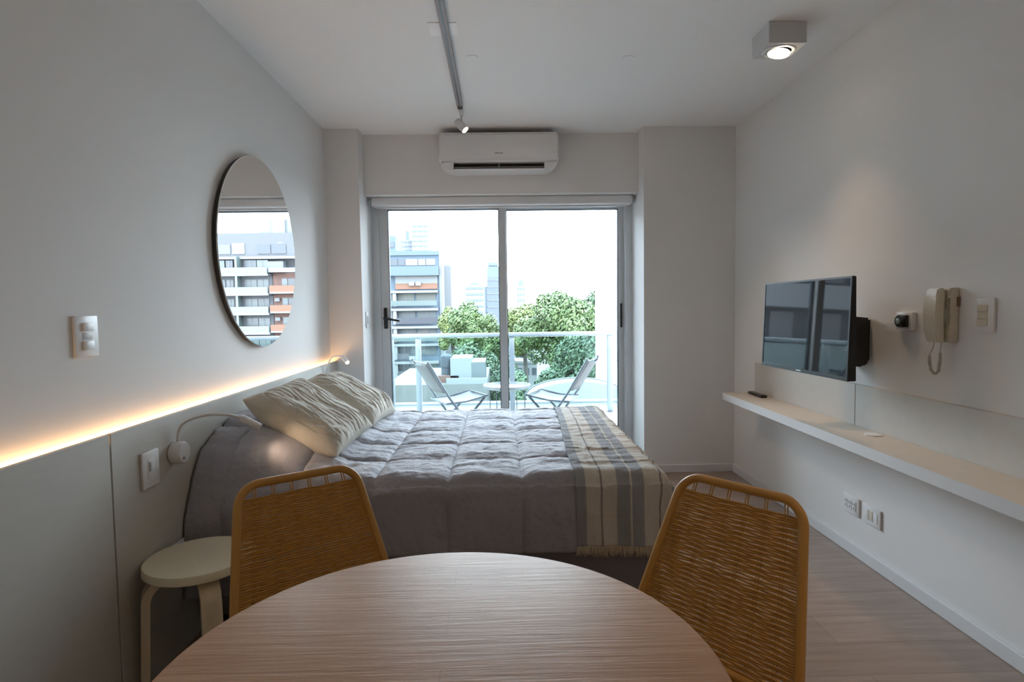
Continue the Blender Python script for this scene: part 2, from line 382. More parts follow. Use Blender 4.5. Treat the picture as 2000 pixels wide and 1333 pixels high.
bm = Lt([(.036, 0), (.036, .004), (.030, .0055), (.012, .006)], (1.70, 2.60, SZ), 40)
t = thing('cable_grommet', 'small round white cable cap on the shelf top', 'cable cap', (1.70, 2.60, SZ)); obj('cap', bm, M['white_plastic'], t)

# ------------------------------------------------------------------ television
t = thing('television', 'flat black television on a swivel wall bracket above the shelf', 'television', (1.45, 2.75, 1.16))
def tvp(y, z, d):   # d = depth behind the front plane (towards the wall)
    f = (y-2.386)/.729; k = (1.385-z)/.44
    return Vector((1.461-.028*f-.014*k+d, y, z))
def tvbox(y0, y1, z0, z1, d0, d1a, d1b, bev=0):
    bm = bmesh.new(); vs = []
    for y in (y0, y1):
        for z in (z0, z1):
            vs.append(bm.verts.new(tvp(y, z, d0))); vs.append(bm.verts.new(tvp(y, z, d1a if z == z1 else d1b)))
    a = vs
    for q in ((0, 1, 3, 2), (4, 6, 7, 5), (0, 4, 5, 1), (2, 3, 7, 6), (0, 2, 6, 4), (1, 5, 7, 3)): bm.faces.new([a[i] for i in q])
    if bev: bmesh.ops.bevel(bm, geom=bm.edges[:], offset=bev, segments=2, affect='EDGES')
    return bm
obj('tv_body', tvbox(2.386, 3.115, .945, 1.385, .004, .018, .038, .003), M['black_plastic'], t)
bm = tvbox(2.395, 3.106, .962, 1.377, .0, .003, .003)
obj('screen', bm, M['black_gloss'], t, smooth=False)
bm = bmesh.new()
for a in ((2.386, 3.115, .945, .962), (2.386, 3.115, 1.377, 1.385), (2.386, 2.395, .962, 1.377), (3.106, 3.115, .962, 1.377)):
    b2 = tvbox(*a, -.002, .006, .006); me_ = bpy.data.meshes.new('t'); b2.to_mesh(me_); bm.from_mesh(me_); b2.free()
obj('bezel', bm, M['black_plastic'], t, smooth=False)
bm = tvbox(2.735, 2.775, .951, .957, -.0035, 0, 0); obj('logo_badge', bm, mat('badge_silver', (.5, .5, .5), .3, metal=1), t)
obj('rear_housing', B((1.478, 2.55, .985), (1.515, 2.95, 1.25), .012), M['black_plastic'], t)
br = obj('wall_bracket', Pr([(1.585, .975), (1.745, .965), (1.775, .99), (1.776, 1.20), (1.70, 1.208), (1.585, 1.195)], 2.745, 2.90, 'y', .010), M['black_plastic'], t)
obj('swivel_arm', B((1.505, 2.78, 1.04), (1.59, 2.87, 1.13), .008), M['black_plastic'], br)

# ------------------------------------------------------------------ air conditioner
t = thing('air_conditioner', 'white split air conditioner mounted on the beam above the sliding door', 'air conditioner', (.015, BY, 2.28))
ax0, ax1 = -.425, .455
prof = [(BY, 2.565), (4.36, 2.567), (4.335, 2.555), (4.322, 2.50), (4.320, 2.40), (4.328, 2.365), (4.345, 2.350), (BY, 2.348)]
bm = Pr(prof, ax0, ax1, 'x', .014)
ac = obj('cover', bm, M['white_plastic'], t)
bm = bmesh.new()
for sg, x0, x1 in ((-1, ax0+.012, ax0+.105), (1, ax1-.012, ax1-.105)):
    xo, xi = x0, x1
    a = [(xo, 2.349), (xo, 2.335), (xo-sg*.02, 2.312), (xo-sg*.06, 2.292), (xi, 2.290), (xi, 2.349)]
    prism(bm, a, 4.352, BY, 'y')
prism(bm, [(BY, 2.305), (4.372, 2.305), (4.385, 2.290), (BY, 2.288)], ax0+.105, ax1-.105, 'x')
obj('lower_casing', bm, M['white_plastic'], t)
obj('air_outlet', B((ax0+.105, 4.42, 2.304), (ax1-.105, 4.50, 2.349)), M['black_plastic'], t)
obj('louver', Pr([(4.372, 2.316), (4.376, 2.319), (4.43, 2.312), (4.43, 2.308)], ax0+.11, ax1-.11, 'x'), M['grey_plastic'], t)
obj('vane_divider', B((.012, 4.375, 2.306), (.017, 4.43, 2.348)), M['grey_plastic'], t)
cu = bpy.data.curves.new('logo', 'FONT'); cu.body = 'Hisense'; cu.size = .018; cu.align_x = 'CENTER'; cu.extrude = .0004; cu.materials.append(M['alu_dark'])
tmp = bpy.data.objects.new('logo_text', cu); C.objects.link(tmp); bpy.context.view_layer.update()
lme = bpy.data.meshes.new_from_object(tmp.evaluated_get(bpy.context.evaluated_depsgraph_get())); bpy.data.objects.remove(tmp)
lo = bpy.data.objects.new('logo', lme); C.objects.link(lo); lo.parent = t; lo.rotation_euler = (PI/2, 0, 0); lo.location = (0, 4.3195-BY, 2.400-2.28)

# ------------------------------------------------------------------ ceiling fittings
TX = -.236
t = thing('track_light', 'grey ceiling track with one small lit spotlight at its end', 'track light', (TX, 2.6, H))
tr = obj('track_rail', B((TX-.019, .9, H-.022), (TX+.019, 3.84, H), .0015), M['track'], t)
obj('groove', B((TX-.004, .9, H-.0235), (TX+.004, 3.83, H-.021)), M['track_dark'], tr)
obj('end_cap', B((TX-.016, 3.84, H-.022), (TX+.016, 3.90, H)), M['track_dark'], t)
obj('adapter', B((TX-.010, 3.90, H-.030), (TX+.010, 4.02, H), .003), M['lamp_body'], t)
sd = Vector((.62, -.25, -.72)).normalized(); q = sd.to_track_quat('Z', 'Y').to_matrix()
sp0 = Vector((TX-.028, 4.02, H-.063))
sh = obj('spot_head', Lt([(.024, -.005), (.027, 0), (.027, .085), (.023, .086), (.021, .078)], sp0, 32, 'z', q), M['lamp_body'], t)
obj('stem', T([(TX, 4.0, H-.02), (TX, 4.0, H-.06), sp0+sd*.04], .006, 8), M['lamp_body'], t)
obj('bulb', Lt([(.0205, .079), (.0205, .0815), (.012, .083)], sp0, 24, 'z', q), M['warm'], sh)
def spotlight(name, loc, d, power, angle, blend, col, size, parent=None):
    l = bpy.data.objects.new(name, bpy.data.lights.new(name, 'SPOT')); C.objects.link(l)
    l.data.energy = power; l.data.spot_size = math.radians(angle); l.data.spot_blend = blend; l.data.color = col; l.data.shadow_soft_size = size
    l.location = Vector(loc) - (root_of(parent).location if parent else Vector((0, 0, 0)))
    l.rotation_euler = Vector(d).to_track_quat('-Z', 'Y').to_euler(); l.parent = parent
    return l
WARM = (1, .66, .38)
spotlight('bulb_light', sp0+sd*.09, sd, 9, 60, .6, WARM, .02, t)
# square surface-mounted downlights
def downlight(x, y, label, power=12):
    t = thing('ceiling_downlight', label, 'ceiling light', (x, y, H-.1), 0, 'square downlights on the ceiling')
    obj('housing', B((x-.091, y-.091, H-.1), (x+.091, y+.091, H), .002, 1), M['lamp_body'], t)
    g = obj('trim_ring', Lt([(.072, -.104), (.076, -.100), (.060, -.100), (.058, -.104)], (x, y, H), 48), M['alu'], t)
    tilt = Matrix.Rotation(.18, 3, 'Y')
    obj('lens', Lt([(.050, -.006), (.052, 0), (.040, .004)], (x, y, H-.108), 40, 'z', tilt), M['warm_disc'], g)
    spotlight('lens_light', (x, y, H-.125), (0.0, 0, -1), power, 84, 1.0, WARM, .05, t)
downlight(1.376, 2.875, 'square white downlight with a lit round lens on the ceiling near the right wall')
downlight(1.376, .90, 'added fill downlight on the ceiling above the near end of the shelf, outside the frame')  # lamp out of view, added to balance the room light
downlight(1.376, -.9, 'added fill downlight on the ceiling behind the camera', 24)  # unseen lamp added to lift the light on the front piers
downlight(-.25, -.9, 'added fill downlight on the ceiling behind the camera, left one', 24)  # second unseen lamp, added to brighten the room from behind
t = thing('ceiling_plate', 'white rectangular cover plate on the ceiling behind the light track', 'cover plate', (-.246, 2.846, H))
obj('plate', B((-.313, 2.784, H-.003), (-.179, 2.912, H-.0), .001), M['white_bright'], t)
struct('trim_1', Lt([(.032, -.003), (.032, 0)], (.707, 3.18, H), 32), M['ceiling'], label='faint round cap on the ceiling, right of the air conditioner')
struct('trim_2', Lt([(.032, -.003), (.032, 0)], (-.123, 3.165, H), 32), M['ceiling'], label='faint round cap on the ceiling beside the light track')

# ------------------------------------------------------------------ gooseneck lamps
def gooseneck(loc, arm, head_dir, label, power):
    x, y, z = loc
    t = thing('gooseneck_lamp', label, 'wall lamp', (x, y, z), 0, 'gooseneck reading lamps on the wall panel')
    b_ = obj('base', Lt([(.034, 0), (.040, .004), (.041, .038), (.036, .045)], (x, y, z), 40, 'x'), M['white_plastic'], t)
    obj('switch_knob', Lt([(.006, .044), (.006, .049), (.004, .051)], (x, y-.012, z-.018), 16, 'x'), M['grey_plastic'], b_)
    pts = [Vector(p) for p in arm]; sm = []
    P = [pts[0]]+pts+[pts[-1]]
    for i in range(1, len(P)-2):
        for k in range(8):
            u = k/8; sm.append(.5*((2*P[i])+(-P[i-1]+P[i+1])*u+(2*P[i-1]-5*P[i]+4*P[i+1]-P[i+2])*u*u+(-P[i-1]+3*P[i]-3*P[i+1]+P[i+2])*u**3))
    sm.append(pts[-1])
    obj('gooseneck', T(sm, .0058, 10), M['white_plastic'], t)
    d = Vector(head_dir).normalized(); q = d.to_track_quat('Z', 'Y').to_matrix()
    hd = obj('lamp_head', Lt([(.009, -.008), (.0145, 0), (.0155, .075), (.0125, .076), (.0105, .072)], pts[-1], 28, 'z', q), M['white_plastic'], t)
    obj('bulb', Lt([(.0105, .0725), (.0105, .0745), (.006, .076)], pts[-1], 20, 'z', q), M['warm'], hd)
    spotlight('bulb_light', pts[-1]+d*.082, d, power, 105, 1.0, (1, .72, .5), .01, t)
gooseneck((PX1, 2.150, .757), [(PX1+.02, 2.15, .795), (PX1+.022, 2.152, .83), (-1.17, 2.16, .868), (-1.11, 2.185, .888), (-1.045, 2.22, .882), (-1.0, 2.25, .862)], (.74, .42, -.58),
          'lit white gooseneck reading lamp on the wall panel, nearest the stool', .55)
gooseneck((PX1, 4.02, .76), [(PX1+.02, 4.02, .80), (PX1+.022, 4.02, .87), (-1.165, 4.02, .945), (-1.12, 4.02, .962), (-1.08, 4.01, .955)], (.55, -.62, -.45),
          'lit white gooseneck reading lamp in the far corner behind the pillows', .8)

# ------------------------------------------------------------------ bed
BX0, BX1, BY0, BY1, BZ = -1.20, .655, 2.215, 3.80, .60
t = thing('bed', 'double bed with dark grey fabric base standing against the left wall panel', 'bed', (-.27, 3.0, 0))
obj('bed_base', B((BX0, BY0+.045, .07), (BX1-.02, BY1-.045, .34), .02), M['bed_base'], t)
obj('mattress', B((BX0, BY0+.045, .34), (BX1-.02, BY1-.045, .545), .04, 3), M['mattress'], t)
for x in (BX0+.1, BX1-.12):
    for y in (BY0+.15, BY1-.15): obj('leg', Lt([(.02, 0), (.025, .072)], (x, y, 0), 20), M['black_plastic'], t)
def hump(x, y):
    a = smoothstep((-.62-x)/.36)
    ty = max(0, min(1, (y-2.19)/.5)); ty2 = max(0, min(1, (3.86-y)/.35))
    return .185*a*(1-(1-ty)**2.2)*(1-(1-ty2)**2.2)
SEX = [.08+.29*k for k in range(-6, 4)]; SEY = [2.225+.30*k for k in range(-3, 9)]
def cloth_point(x, b, lift=0, quilt=1):
    """x along the bed; b = unrolled distance across it (b in world y on top, past the edges it hangs)"""
    r = .075 + .07*smoothstep((-.75-x)/.3)
    e0, e1 = BY0-.005, BY1+.02
    ex = BX1+.005
    def fold(t_, edge, sgn):
        s = (t_-edge)*sgn + r      # distance past the start of the curve
        if s <= 0: return t_, 0
        if s < r*PI/2: a = s/r; return edge+sgn*(-r+r*math.sin(a)), r*(1-math.cos(a))
        return edge, r+(s-r*PI/2)
    y, d = fold(b, e0, -1) if b < (e0+e1)/2 else fold(b, e1, 1)
    xx, dx = (x, 0) if x < ex-.12 else fold(x, ex, 1)
    dd = (d**2.5+dx**2.5)**.4
    z = BZ+.012+hump(xx, y)*max(0, 1-d/.5) - dd
    side = smoothstep((d-.06)/.08)
    # quilting: puffed squares between sewn grooves
    gx = min(abs(x-s) for s in SEX); gy = min(abs(b-s) for s in SEY)
    px = min(1, gx/.09); py = min(1, gy/.09)
    puff = .014*(1-(1-px)**2)*(1-(1-py)**2) - .007*math.exp(-(gx/.007)**2) - .007*math.exp(-(gy/.007)**2)
    # wrinkles gathered along the seams and hanging folds
    w1 = noise.noise(Vector((x*5+3, b*22, 1.3)))*.006*(1-side) + noise.noise(Vector((x*24, b*9, 4.1)))*.004*(1-side)
    w2 = noise.noise(Vector((x*7, b*2.0, 9.)))*.020*side + noise.noise(Vector((x*22+b*6, b*4, 2.)))*.005*side
    w3 = noise.noise(Vector((x*9+b*8, b*14-x*6, 7.)))*.004
    q1 = x*10+b*13; q2 = b*34-x*9
    w3 -= .0075*max(0, .45-abs(noise.noise(Vector((q1*.8, q2, 3.3))))*3)*(1-.5*side)
    w3 -= .006*max(0, .4-abs(noise.noise(Vector((x*30-b*14, b*9+x*5, 8.8))))*2.6)
    k = puff*quilt + (w1+w3)*(.6+.4*quilt) + lift
    if side > 0:
        y += -k*side if b < (e0+e1)/2 else k*side
        y += (-w2 if b < (e0+e1)/2 else w2)
    z += k*(1-side)
    if dx > 0: xx += k*.8
    # slight outward flare of the hanging side
    if d > .12: y += (-.10*(d-.12)) * (1 if b < 3 else -1)
    return Vector((xx, y, z))
def cloth_grid(xs, bs, f, thick, name, m):
    bm = bmesh.new(); g = [[bm.verts.new(f(x, b)) for b in bs] for x in xs]
    uv = bm.loops.layers.uv.new('UVMap')
    for i in range(len(xs)-1):
        for j in range(len(bs)-1):
            fc = bm.faces.new((g[i][j], g[i+1][j], g[i+1][j+1], g[i][j+1]))
            for l, (a, b) in zip(fc.loops, ((i, j), (i+1, j), (i+1, j+1), (i, j+1))):
                l[uv].uv = ((xs[a]-xs[0])/(xs[-1]-xs[0]), (bs[b]-bs[0])/(bs[-1]-bs[0]))
    o = obj(name, bm, m)
    md = o.modifiers.new('thickness', 'SOLIDIFY'); md.thickness = thick; md.offset = -1
    return o
def lin(a, b, n): return [a+(b-a)*i/(n-1) for i in range(n)]
def hem(x): return .285 + .11*smoothstep((-.45-x)/.3)
nb = 215
bm_b = lin(0, 1, nb)
def comf(x, u):
    b0 = BY0-hem(x)+.03; b1 = BY1+.30
    return cloth_point(x, b0+(b1-b0)*u)
cf = cloth_grid(lin(BX0-.004, BX1+.30, 225), bm_b, comf, .012, 'comforter', M['comforter'])
tag(cf, 'mauve-grey quilted comforter draped over the bed', 'comforter')

# striped throw
m = bpy.data.materials.new('throw_stripes'); m.use_nodes = True; nt = m.node_tree; b_ = nt.nodes['Principled BSDF']; b_.inputs['Roughness'].default_value = .9
uvn = nt.nodes.new('ShaderNodeUVMap'); sx_ = nt.nodes.new('ShaderNodeSeparateXYZ'); rp = nt.nodes.new('ShaderNodeValToRGB'); rp.color_ramp.interpolation = 'CONSTANT'
nt.links.new(uvn.outputs[0], sx_.inputs[0]); nt.links.new(sx_.outputs[0], rp.inputs[0])
CR, GR, DK = (.64, .585, .51, 1), (.33, .335, .345, 1), (.27, .24, .22, 1)
st = [(0, GR), (.075, CR), (.19, DK), (.205, CR), (.32, GR), (.42, CR), (.435, GR), (.53, CR), (.63, DK), (.645, CR), (.73, GR), (.83, CR), (.845, GR), (.90, CR), (.94, GR)]
els = rp.color_ramp.elements
els[0].position = 0; els[0].color = GR; els[1].position = st[1][0]; els[1].color = st[1][1]
for p, c_ in st[2:]:
    e = els.new(p); e.color = c_
nz = nt.nodes.new('ShaderNodeTexNoise'); nz.inputs['Scale'].default_value = 250; tcn = nt.nodes.new('ShaderNodeTexCoord'); nt.links.new(tcn.outputs['Object'], nz.inputs['Vector'])
mxx = nt.nodes.new('ShaderNodeMix'); mxx.data_type = 'RGBA'; mxx.blend_type = 'MULTIPLY'; mxx.inputs[0].default_value = .35
nt.links.new(rp.outputs[0], mxx.inputs[6]); nt.links.new(nz.outputs['Fac'], mxx.inputs[7]); nt.links.new(mxx.outputs[2], b_.inputs['Base Color'])
bpn = nt.nodes.new('ShaderNodeBump'); bpn.inputs['Strength'].default_value = .4; bpn.inputs['Distance'].default_value = .003
nt.links.new(nz.outputs['Fac'], bpn.inputs['Height']); nt.links.new(bpn.outputs[0], b_.inputs['Normal'])
M['throw'] = m
tx0, tx1 = .285, .80
TB0 = BY0-.236; TB1 = BY1+.12
def thr(x, b):
    f = (x-tx0)/(tx1-tx0); xx = x + .06*(1-f)*smoothstep((b-2.3)/1.4) - .03*f*smoothstep((2.35-b)/.3)
    if x > BX1: xx = x - (x-BX1)*.35*smoothstep((2.35-b)/.25)
    p = cloth_point(xx, b, .012, .25)
    cr_ = .006*math.exp(-((b-2.62-.02*math.sin(x*9))/.008)**2) + .005*math.exp(-((b-2.38)/.007)**2) + .004*noise.noise(Vector((x*12, b*30, 3)))
    p.z += cr_ + .003
    if b < 2.2: p.y -= .008+.008*math.sin(x*38)*smoothstep((2.2-b)/.2)
    return p
th = thing('throw_blanket', 'cream and grey striped fringed throw blanket laid across the foot of the bed', 'throw blanket', (.5, 3.0, BZ+.03))
tb = cloth_grid(lin(tx0, tx1, 90), lin(TB0, TB1, 200), thr, .004, 'blanket', M['throw'])
tb.data.transform(Matrix.Translation(-th.location)); tb.parent = th
bm = bmesh.new(); n_f = 120
for i in range(n_f):
    x = tx0+(tx1-tx0)*(i+.5*random.random())/n_f
    p = thr(x, TB0+.002)
    for k in range(2):
        a = random.uniform(-.006, .006); L_ = random.uniform(.022, .040)
        pts = [p+Vector((0, -.001, .002)), p+Vector((a*.5, -.004, -L_*.5)), p+Vector((a*1.5+.004*math.sin(i*1.3), -.004-.003*random.random(), -L_))]
        tube(bm, pts, [.0018, .0015, .0008], 4)
fr = obj('fringe', bm, M['fringe'], th); fr['kind'] = 'stuff'

# decorative pillows
def pillow(label, w_, h_, t_, center, ax, ay, seed):
    bm = bmesh.new(); N = 110; grids = []
    X = Vector(ax).normalized(); Y = Vector(ay); Y = (Y-X*Y.dot(X)).normalized(); Z = X.cross(Y)
    for s in (1, -1):
        g = []
        for i in range(N+1):
            row = []
            for j in range(N+1):
                u = -1+2*i/N; v = -1+2*j/N
                e = ((1-u**2)*(1-v**2))
                px = u*w_/2*(1-.05*(1-v*v)*abs(u)**3); py = v*h_/2*(1-.06*(1-u*u)*abs(v)**3)
                th_ = t_/2*max(0, (1-u**4)*(1-v**4))**.55
                rr = math.hypot(u, v)
                ang = math.atan2(v, u)
                wu = u + .25*math.sin(v*1.8+seed)*.5
                wr = noise.noise(Vector((u*1.6+seed, v*1.4, s*3)))*.022*min(1, e*4)
                wr -= .016*max(0, .5-abs(noise.noise(Vector((wu*8.5+seed, v*1.7, s*3.))))*2.4)*min(1, e*6)
                wr -= .004*max(0, .5-abs(noise.noise(Vector((wu*15+seed, v*2.2+u, s*5.))))*2.2)*min(1, e*5)
                wr += .006*math.sin(math.atan2(v, u)*22+seed)*max(0, rr-.65)*min(1, e*6)
                zz = s*(th_+wr) + .012*(u*u*v*v)*math.sin(seed)
                if (i in (0, N) or j in (0, N)): zz = .012*(u*u*v*v)*math.sin(seed)
                row.append((px, py, zz))
            g.append(row)
        grids.append(g)
    idx = {}
    def V(s, i, j):
        k = (0 if (i in (0, N) or j in (0, N)) else s, i, j)
        if k not in idx:
            a, b, c = grids[s][i][j]; idx[k] = bm.verts.new((a, b, c))
        return idx[k]
    for s in (0, 1):
        for i in range(N):
            for j in range(N): bm.faces.new((V(s, i, j), V(s, i+1, j), V(s, i+1, j+1), V(s, i, j+1)))
    o = obj('pillow', bm, M['linen'])
    m4 = Matrix((X, Y, Z)).transposed().to_4x4(); m4.translation = Vector(center); o.matrix_world = m4
    return tag(o, label, 'pillow', 'linen pillows on the bed')
pillow('wrinkled beige linen pillow at the near side of the bed, in front of the other', .56, .46, .17, (-.872, 2.70, .785), (.05, 1, .03), (-.42, .10, .27), 1.7)
pillow('beige linen pillow at the far side of the bed, against the window-side corner', .54, .46, .17, (-.86, 3.36, .770), (.04, 1, -.04), (-.44, 0, .25), 5.2)

# ------------------------------------------------------------------ stool
scx, scy, sr = -1.037, 1.975, .174
t = thing('stool', 'round birch stool with bent legs standing between the wall panel and the bed', 'stool', (scx, scy, 0))
obj('seat', Lt([(sr-.004, .410), (sr, .414), (sr, .436), (sr-.003, .44)], (scx, scy, 0), 72), M['stool_top'], t)
for ang in (212, 306, 65):
    a = math.radians(ang); d = Vector((math.cos(a), math.sin(a), 0)); s = Vector((-d.y, d.x, 0))
    bm = bmesh.new(); R_ = .075; pts = [(.03, .396)]
    for k in range(9):
        q_ = k/8*PI/2; pts.append((.165-R_+R_*math.sin(q_), .396-R_+R_*math.cos(q_)))
    pts.append((.178, 0.0)); rings = []
    for i, (r_, z_) in enumerate(pts):
        p0 = Vector(pts[max(0, i-1)]); p1 = Vector(pts[min(len(pts)-1, i+1)]); tg = (p1-p0).normalized(); nn = Vector((tg.y, -tg.x))
        ring = []
        for hw, ht in ((-.030, -.013), (.030, -.013), (.030, .013), (-.030, .013)):
            rr_ = r_-nn.x*ht*-1; zz_ = z_-nn.y*ht*-1
            ring.append(bm.verts.new(Vector((scx, scy, 0)) + d*rr_ + s*hw + Vector((0, 0, max(zz_, 0)))))
        rings.append(ring)
    for A, B_ in zip(rings, rings[1:]):
        for k in range(4): bm.faces.new((A[k], A[(k+1) % 4], B_[(k+1) % 4], B_[k]))
    bm.faces.new(rings[0]); bm.faces.new(rings[-1][::-1])
    obj('leg', bm, M['birch'], t)

# dark bag on the floor between stool and bed
bm = bmesh.new(); bmesh.ops.create_icosphere(bm, subdivisions=4, radius=1)
for v in bm.verts:
    n_ = noise.noise(v.co*2.2)*.12; c3 = v.co*(1+n_)
    c3 = Vector([math.copysign(abs(a)**.7, a) for a in c3]); v.co = Vector((-.80+c3.x*.10, 2.02+c3.y*.09, max(.0, .15+c3.z*.15)))
t = thing('bag', 'dark cloth bag on the floor beside the stool, below the bed', 'bag', (-.80, 2.02, 0))
obj('bag_body', bm, M['bag'], t)
obj('strap', T([(-.85, 2.0, .27), (-.84, 1.99, .325), (-.79, 1.99, .34), (-.75, 2.0, .325), (-.74, 2.01, .26)], .007, 8), M['bag'], t)

# ------------------------------------------------------------------ table
tcx, tcy, tr_ = -.093, .818, .412
t = thing('dining_table', 'round wooden dining table with glossy pinkish oak top in the foreground', 'table', (tcx, tcy, 0))
obj('table_top', Lt([(tr_-.010, .722), (tr_-.001, .728), (tr_, .745), (tr_-.003, .7485), (tr_-.008, .750)], (tcx, tcy, 0), 160), M['table'], t)
obj('pedestal', Lt([(.045, .018), (.035, .05), (.035, .69), (.06, .722)], (tcx, tcy, 0), 32), M['table_edge'], t)
obj('base', Lt([(.21, 0), (.215, .004), (.21, .014), (.05, .022)], (tcx, tcy, 0), 64), M['table_edge'], t)
# grain runs left to right in the plank material: local axes already do that

# ------------------------------------------------------------------ rope chairs
def make_chair(label):
    root = thing('rope_chair', label, 'chair', (0, 0, 0), 0, 'rope chairs at the table')
    ZT, ZS, W0, SP, RC = .79, .385, .167, .156, .41
    def bp(u, z, off=0):   # point on back plane, u in -1..1
        dz = ZT-z; return Vector((u*(W0+SP*dz), RC*dz+off, z))
    # back frame: inverted U with rounded shoulders
    pts = []; R_ = .055; zl = lin(ZS, ZT-R_, 8)
    for z in zl: pts.append(bp(-1, z))
    for k in range(1, 8):
        a = k/8*PI/2; z = ZT-R_+R_*math.sin(a); p = bp(-1, z); p.x += R_*(1-math.cos(a)); pts.append(p)
    for x in lin(-(W0-R_), W0-R_, 7): pts.append(Vector((x, 0, ZT)))
    for k in range(7, 0, -1):
        a = k/8*PI/2; z = ZT-R_+R_*math.sin(a); p = bp(1, z); p.x -= R_*(1-math.cos(a)); pts.append(p)
    for z in reversed(zl): pts.append(bp(1, z))
    obj('back_frame', T(pts, .0118, 12), M['chair_metal'], root, world=False)
    # seat frame
    yb = RC*(ZT-ZS); wb = W0+SP*(ZT-ZS); yf = yb+.40; wf = wb-.01
    sp_ = [Vector((-wb, yb, ZS)), Vector((-wf-.005, yb+.2, ZS+.02)), Vector((-wf, yf-.05, ZS+.045)), Vector((-wf+.015, yf-.015, ZS+.050)), Vector((-wf+.05, yf, ZS+.050)),
           Vector((wf-.05, yf, ZS+.050)), Vector((wf-.015, yf-.015, ZS+.050)), Vector((wf, yf-.05, ZS+.045)), Vector((wf+.005, yb+.2, ZS+.02)), Vector((wb, yb, ZS))]
    obj('seat_frame', T(sp_, .0118, 10, closed=True), M['chair_metal'], root, world=False)
    # woven back
    bm = bmesh.new(); pitch_ = .0058; nv = 6; us = [-.76+1.52*k/(nv-1) for k in range(nv)]
    z = ZT-.038; row = 0; rnd = random.Random(3)
    while z > ZS+.010:
        hw = (W0+SP*(ZT-z)); top = max(0, 1-(ZT-z)/R_) if z > ZT-R_ else 0
        shrink = R_*(1-math.sqrt(max(0, 1-((z-(ZT-R_))/R_)**2)))/hw if z > ZT-R_ else 0
        e = 1-shrink; pts = []; n = 31
        jit = rnd.uniform(-.0003, .0003)
        for i in range(n):
            u = -e+2*e*i/(n-1)
            ph = (u-us[0])/(us[1]-us[0])
            wv = (-.0030*abs(math.cos(PI*ph))**3 + math.cos(PI*ph)*(1 if row % 2 else -1)*.0013)*min(1, (1-abs(u)/e)*6)
            sag = jit + .0011*math.sin(PI*ph)**2*math.sin(int(ph+9)*2.4+row*.37)
            p = bp(u, z+sag, wv); pts.append(p)
        tube(bm, pts, .0032, 5, cap=False)
        z -= pitch_*rnd.uniform(.93, 1.07) if rnd.random() > .05 else pitch_*1.2; row += 1
    obj('back_weave', bm, M['rope'], root, world=False)
    bm = bmesh.new()
    for u0 in us:
        for du in (-.008, .008):
            pts = [bp(u0*.92+du, zz, 0) for zz in lin(ZT+.002, ZS, 6)]
            for i, zz in enumerate(lin(ZT+.002, ZS, 6)):
                pts[i].x = u0*(W0+SP*(ZT-zz))*.98+du*.45; pts[i].y -= .0042*min(1, i)
            tube(bm, pts, .0019, 5, cap=False)
    obj('back_cords', bm, M['rope'], root, world=False)
    # woven seat
    bm = bmesh.new(); y = yb+.012; row = 0
    while y < yf-.012:
        pts = []
        for i in range(15):
            u = -1+2*i/14; pts.append(Vector((u*(wb-.012), y, ZS+.002+.045*(y-yb)/.40-.012*(1-u*u)+math.cos(PI*i)*(1 if row % 2 else -1)*.003)))
        tube(bm, pts, .0024, 4, cap=False); y += .0072; row += 1
    obj('seat_weave', bm, M['rope'], root, world=False)
    for sx in (-1, 1):
        obj('leg', T([(sx*(wf-.03), yf-.05, ZS+.042), (sx*(wf+.03), yf+.01, 0)], [.011, .009], 10), M['chair_metal'], root, world=False)
        obj('leg', T([(sx*(wb-.01), yb+.03, ZS), (sx*(wb+.035), yb-.06, 0)], [.011, .009], 10), M['chair_metal'], root, world=False)
    return root
ch = make_chair('ochre rope-woven chair at the left of the table, in front of the bed pillows')
ch.location = (-.593, 1.694, 0); ch.rotation_euler = (0, 0, 3.77)
ch2 = copy_tree(ch); ch2.location = (.626, 1.499, 0); ch2.rotation_euler = (0, 0, 2.251)
ch2['label'] = 'ochre rope-woven chair at the right of the table, beside the open floor'

# ------------------------------------------------------------------ balcony
BA0, BA1 = -1.16, 1.9
struct('balcony_floor', B((BA0-.1, 4.95, -.20), (BA1, 6.0, -.01)), M['concrete'], label='balcony floor slab outside the sliding door')
struct('balcony_curb', B((BA0-.1, 5.80, -.01), (BA1, 6.0, .20)), M['concrete'], label='low concrete curb along the balcony edge')
t = thing('balcony_railing', 'white metal and glass railing around the balcony', 'railing', (0, 5.9, .2))
bm = bmesh.new(); box(bm, (BA0+.02, 5.865, .985), (BA1, 5.935, 1.025), .008)
box(bm, (BA0-.02, 4.97, .985), (BA0+.04, 5.935, 1.025), .008)
obj('top_rail', bm, M['rail'], t)
for x in (-1.10, -.826, .12, 1.118):
    p = obj('post', B((x-.026, 5.875, .20), (x+.026, 5.925, .987), .003), M['rail'], t)
    obj('flange', Lt([(.055, .20), (.055, .206), (.03, .21)], (x, 5.9, 0), 24), M['outdoor_grey'], p)
for a, b in ((-1.07, -.856), (-.796, .09), (.15, 1.088), (1.15, BA1)):
    obj('glass_panel', B((a, 5.896, .235), (b, 5.904, .98)), M['rail_glass'], t, smooth=False)
obj('glass_panel', B((BA0+.006, 5.0, .10), (BA0+.014, 5.86, .98)), M['rail_glass'], t, smooth=False)

